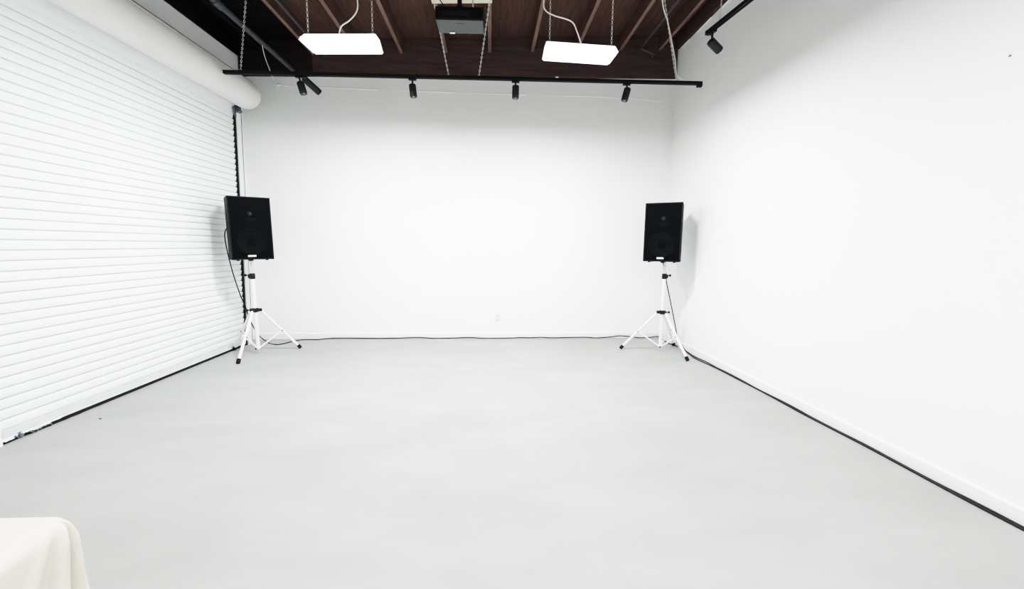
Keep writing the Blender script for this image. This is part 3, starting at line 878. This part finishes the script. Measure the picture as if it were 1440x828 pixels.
# ------------------------------------------------------------------ draped seat, bottom left
def draped_seat():
    zt = .62
    c = at_z(108, 717, zt)
    xr, yf = c.x+.0, c.y
    x0, y0 = xr-1.0, yf-.95
    rc = .045
    # plan outline, denser round the far right corner (counter-clockwise)
    out = []
    def seg(p, q, n):
        for i in range(n): out.append((p[0]+(q[0]-p[0])*i/n, p[1]+(q[1]-p[1])*i/n))
    def arc(cx, cy, a0, a1, n):
        for i in range(n):
            a = a0+(a1-a0)*i/n; out.append((cx+rc*math.cos(a), cy+rc*math.sin(a)))
    seg((x0+rc, y0), (xr-rc, y0), 24); arc(xr-rc, y0+rc, -PI/2, 0, 10)
    seg((xr, y0+rc), (xr, yf-.30), 20); seg((xr, yf-.30), (xr, yf-rc), 60)
    arc(xr-rc, yf-rc, 0, PI/2, 44)
    seg((xr-rc, yf), (xr-.30, yf), 50); seg((xr-.30, yf), (x0+rc, yf), 20)
    arc(x0+rc, yf-rc, PI/2, PI, 10); seg((x0, yf-rc), (x0, y0+rc), 24); arc(x0+rc, y0+rc, PI, 1.5*PI, 10)
    n = len(out)
    nor = []
    for i in range(n):
        a, b = out[i-1], out[(i+1) % n]
        tx, ty = b[0]-a[0], b[1]-a[1]; L = math.hypot(tx, ty) or 1
        nor.append((ty/L, -tx/L))
    # signed distance along the outline from the far right corner
    ci = min(range(n), key=lambda i: -(out[i][0]+out[i][1]))
    arcl = [0]*n
    for i in range(ci+1, ci+n//2): arcl[i % n] = arcl[(i-1) % n] + math.dist(out[i % n], out[(i-1) % n])
    for i in range(ci-1, ci-n//2-1, -1): arcl[i % n] = arcl[(i+1) % n] - math.dist(out[i % n], out[(i+1) % n])
    rows = []
    R = .038
    for k in range(7):
        a = PI/2*k/6
        rows.append((-R+R*math.sin(a), zt-R+R*math.cos(a), 0))
    for k in range(1, 40):
        t = k/39
        rows.append((0, zt-R-(zt-R-.012)*t**1.25, t**1.25))
    bm = bmesh.new()
    grid = []
    for off, z, t in rows:
        ring = []
        for i in range(n):
            s = arcl[i]
            g = math.exp(-(s/.13)**2)
            drop = max(0, min(1, (zt-R*.2-z)/.06))
            fold = 0
            # crisp pleat gathered at the corner, spreading as it falls
            sp = .55 + .9*min(1, (zt-z)/.25)
            u = s/sp
            fold += .013*math.exp(-((u-.006)/.013)**2) - .026*math.exp(-((u+.013)/.006)**2) + .010*math.exp(-((u+.045)/.016)**2) - .005*math.exp(-((u+.075)/.018)**2) + .006*math.exp(-((u+.11)/.02)**2)
            fold += .008*math.exp(-((u-.05)/.018)**2)
            fold += .004*math.sin(s*38+1.0)*(1-g)*t
            flare = .004*drop - .004*min(1, t*4)
            o_ = off + drop*fold*(1.0+1.2*min(1, t*2.2)) + flare
            ring.append(bm.verts.new((out[i][0]+nor[i][0]*o_, out[i][1]+nor[i][1]*o_, z)))
        grid.append(ring)
    for a, b in zip(grid, grid[1:]):
        for i in range(n): bm.faces.new((a[i], a[(i+1) % n], b[(i+1) % n], b[i]))
    # top: rings shrinking to the middle, slightly domed
    cx, cy = (x0+xr)/2, (y0+yf)/2
    prev = grid[0]
    for k in range(1, 9):
        f = 1-k/8.5
        ring = [bm.verts.new((cx+(v.co.x-cx)*f, cy+(v.co.y-cy)*f, zt+.014*(1-f*f)+.0015*math.sin(v.co.x*23*f)*math.cos(v.co.y*19))) for v in grid[0]]
        for i in range(n): bm.faces.new((prev[i], ring[i], ring[(i+1) % n], prev[(i+1) % n]))
        prev = ring
    bm.faces.new(prev)
    o = link('draped_seat', bm, M_CLOTH, smooth=True)
    tag(o, 'cream cloth covered seat with a pleated rounded corner in the near left foreground', 'seat')
draped_seat()

# ------------------------------------------------------------------ small marks
p = at_z(141, 588.5, .004)
bm = bmesh.new(); bmesh.ops.create_icosphere(bm, subdivisions=2, radius=.007, matrix=Matrix.Translation(p) @ Matrix.Diagonal((1.5, .8, .55, 1)))
for v in bm.verts: v.co += Vector((random.uniform(-1, 1), random.uniform(-1, 1), 0))*.0012
tag(link('floor_crumb', bm, M_SLOT), 'tiny dark crumb lying on the floor near the roll-up door', 'debris')
p = at_x(1421, 78.5, right_x(1.9)); p = at_x(1421, 78.5, right_x(p.y))
bm = bmesh.new(); add_tube(bm, [(p.x+.004, p.y, p.z), (p.x-.004, p.y, p.z), (p.x-.006, p.y, p.z)], .005, 12, radii=[.003, .006, .004])
tag(link('screw_head', bm, M_GALV, smooth='auto'), 'small grey screw head high on the right wall', 'screw')

# ------------------------------------------------------------------ light from the rest of the room
for x_, y_, e_ in ((-.9, .45, 18), (1.0, .55, 25), (-1.0, -2.0, 20), (1.0, -2.0, 21)):
    ld = bpy.data.lights.new('room_light', 'AREA'); ld.shape = 'RECTANGLE'; ld.size = .6; ld.size_y = .25
    ld.energy = e_; ld.color = (.985, .995, 1)
    lo = bpy.data.objects.new('room_light', ld); COL.objects.link(lo); lo.location = (x_, y_, 3.0)
w = bpy.data.worlds.new('world'); scn.world = w; w.use_nodes = True
w.node_tree.nodes['Background'].inputs[0].default_value = (.02, .02, .02, 1)
scn.view_settings.view_transform = 'Standard'
scn.view_settings.look = 'None'
scn.view_settings.exposure = 0
vs = scn.view_settings           # exposure curve of a bright phone picture: lifted mids, soft whites
vs.use_curve_mapping = True
cm = vs.curve_mapping
c = cm.curves[3]
c.points[0].location = (0, 0); c.points[1].location = (1, 1)
for px_, py_ in ((.02, .046), (.05, .148), (.10, .32), (.178, .52), (.25, .655), (.361, .80), (.45, .872), (.546, .922), (.70, .965)):
    c.points.new(px_, py_)
cm.update()
scn.cycles.max_bounces = 12
scn.cycles.diffuse_bounces = 8
scn.cycles.sample_clamp_indirect = 10
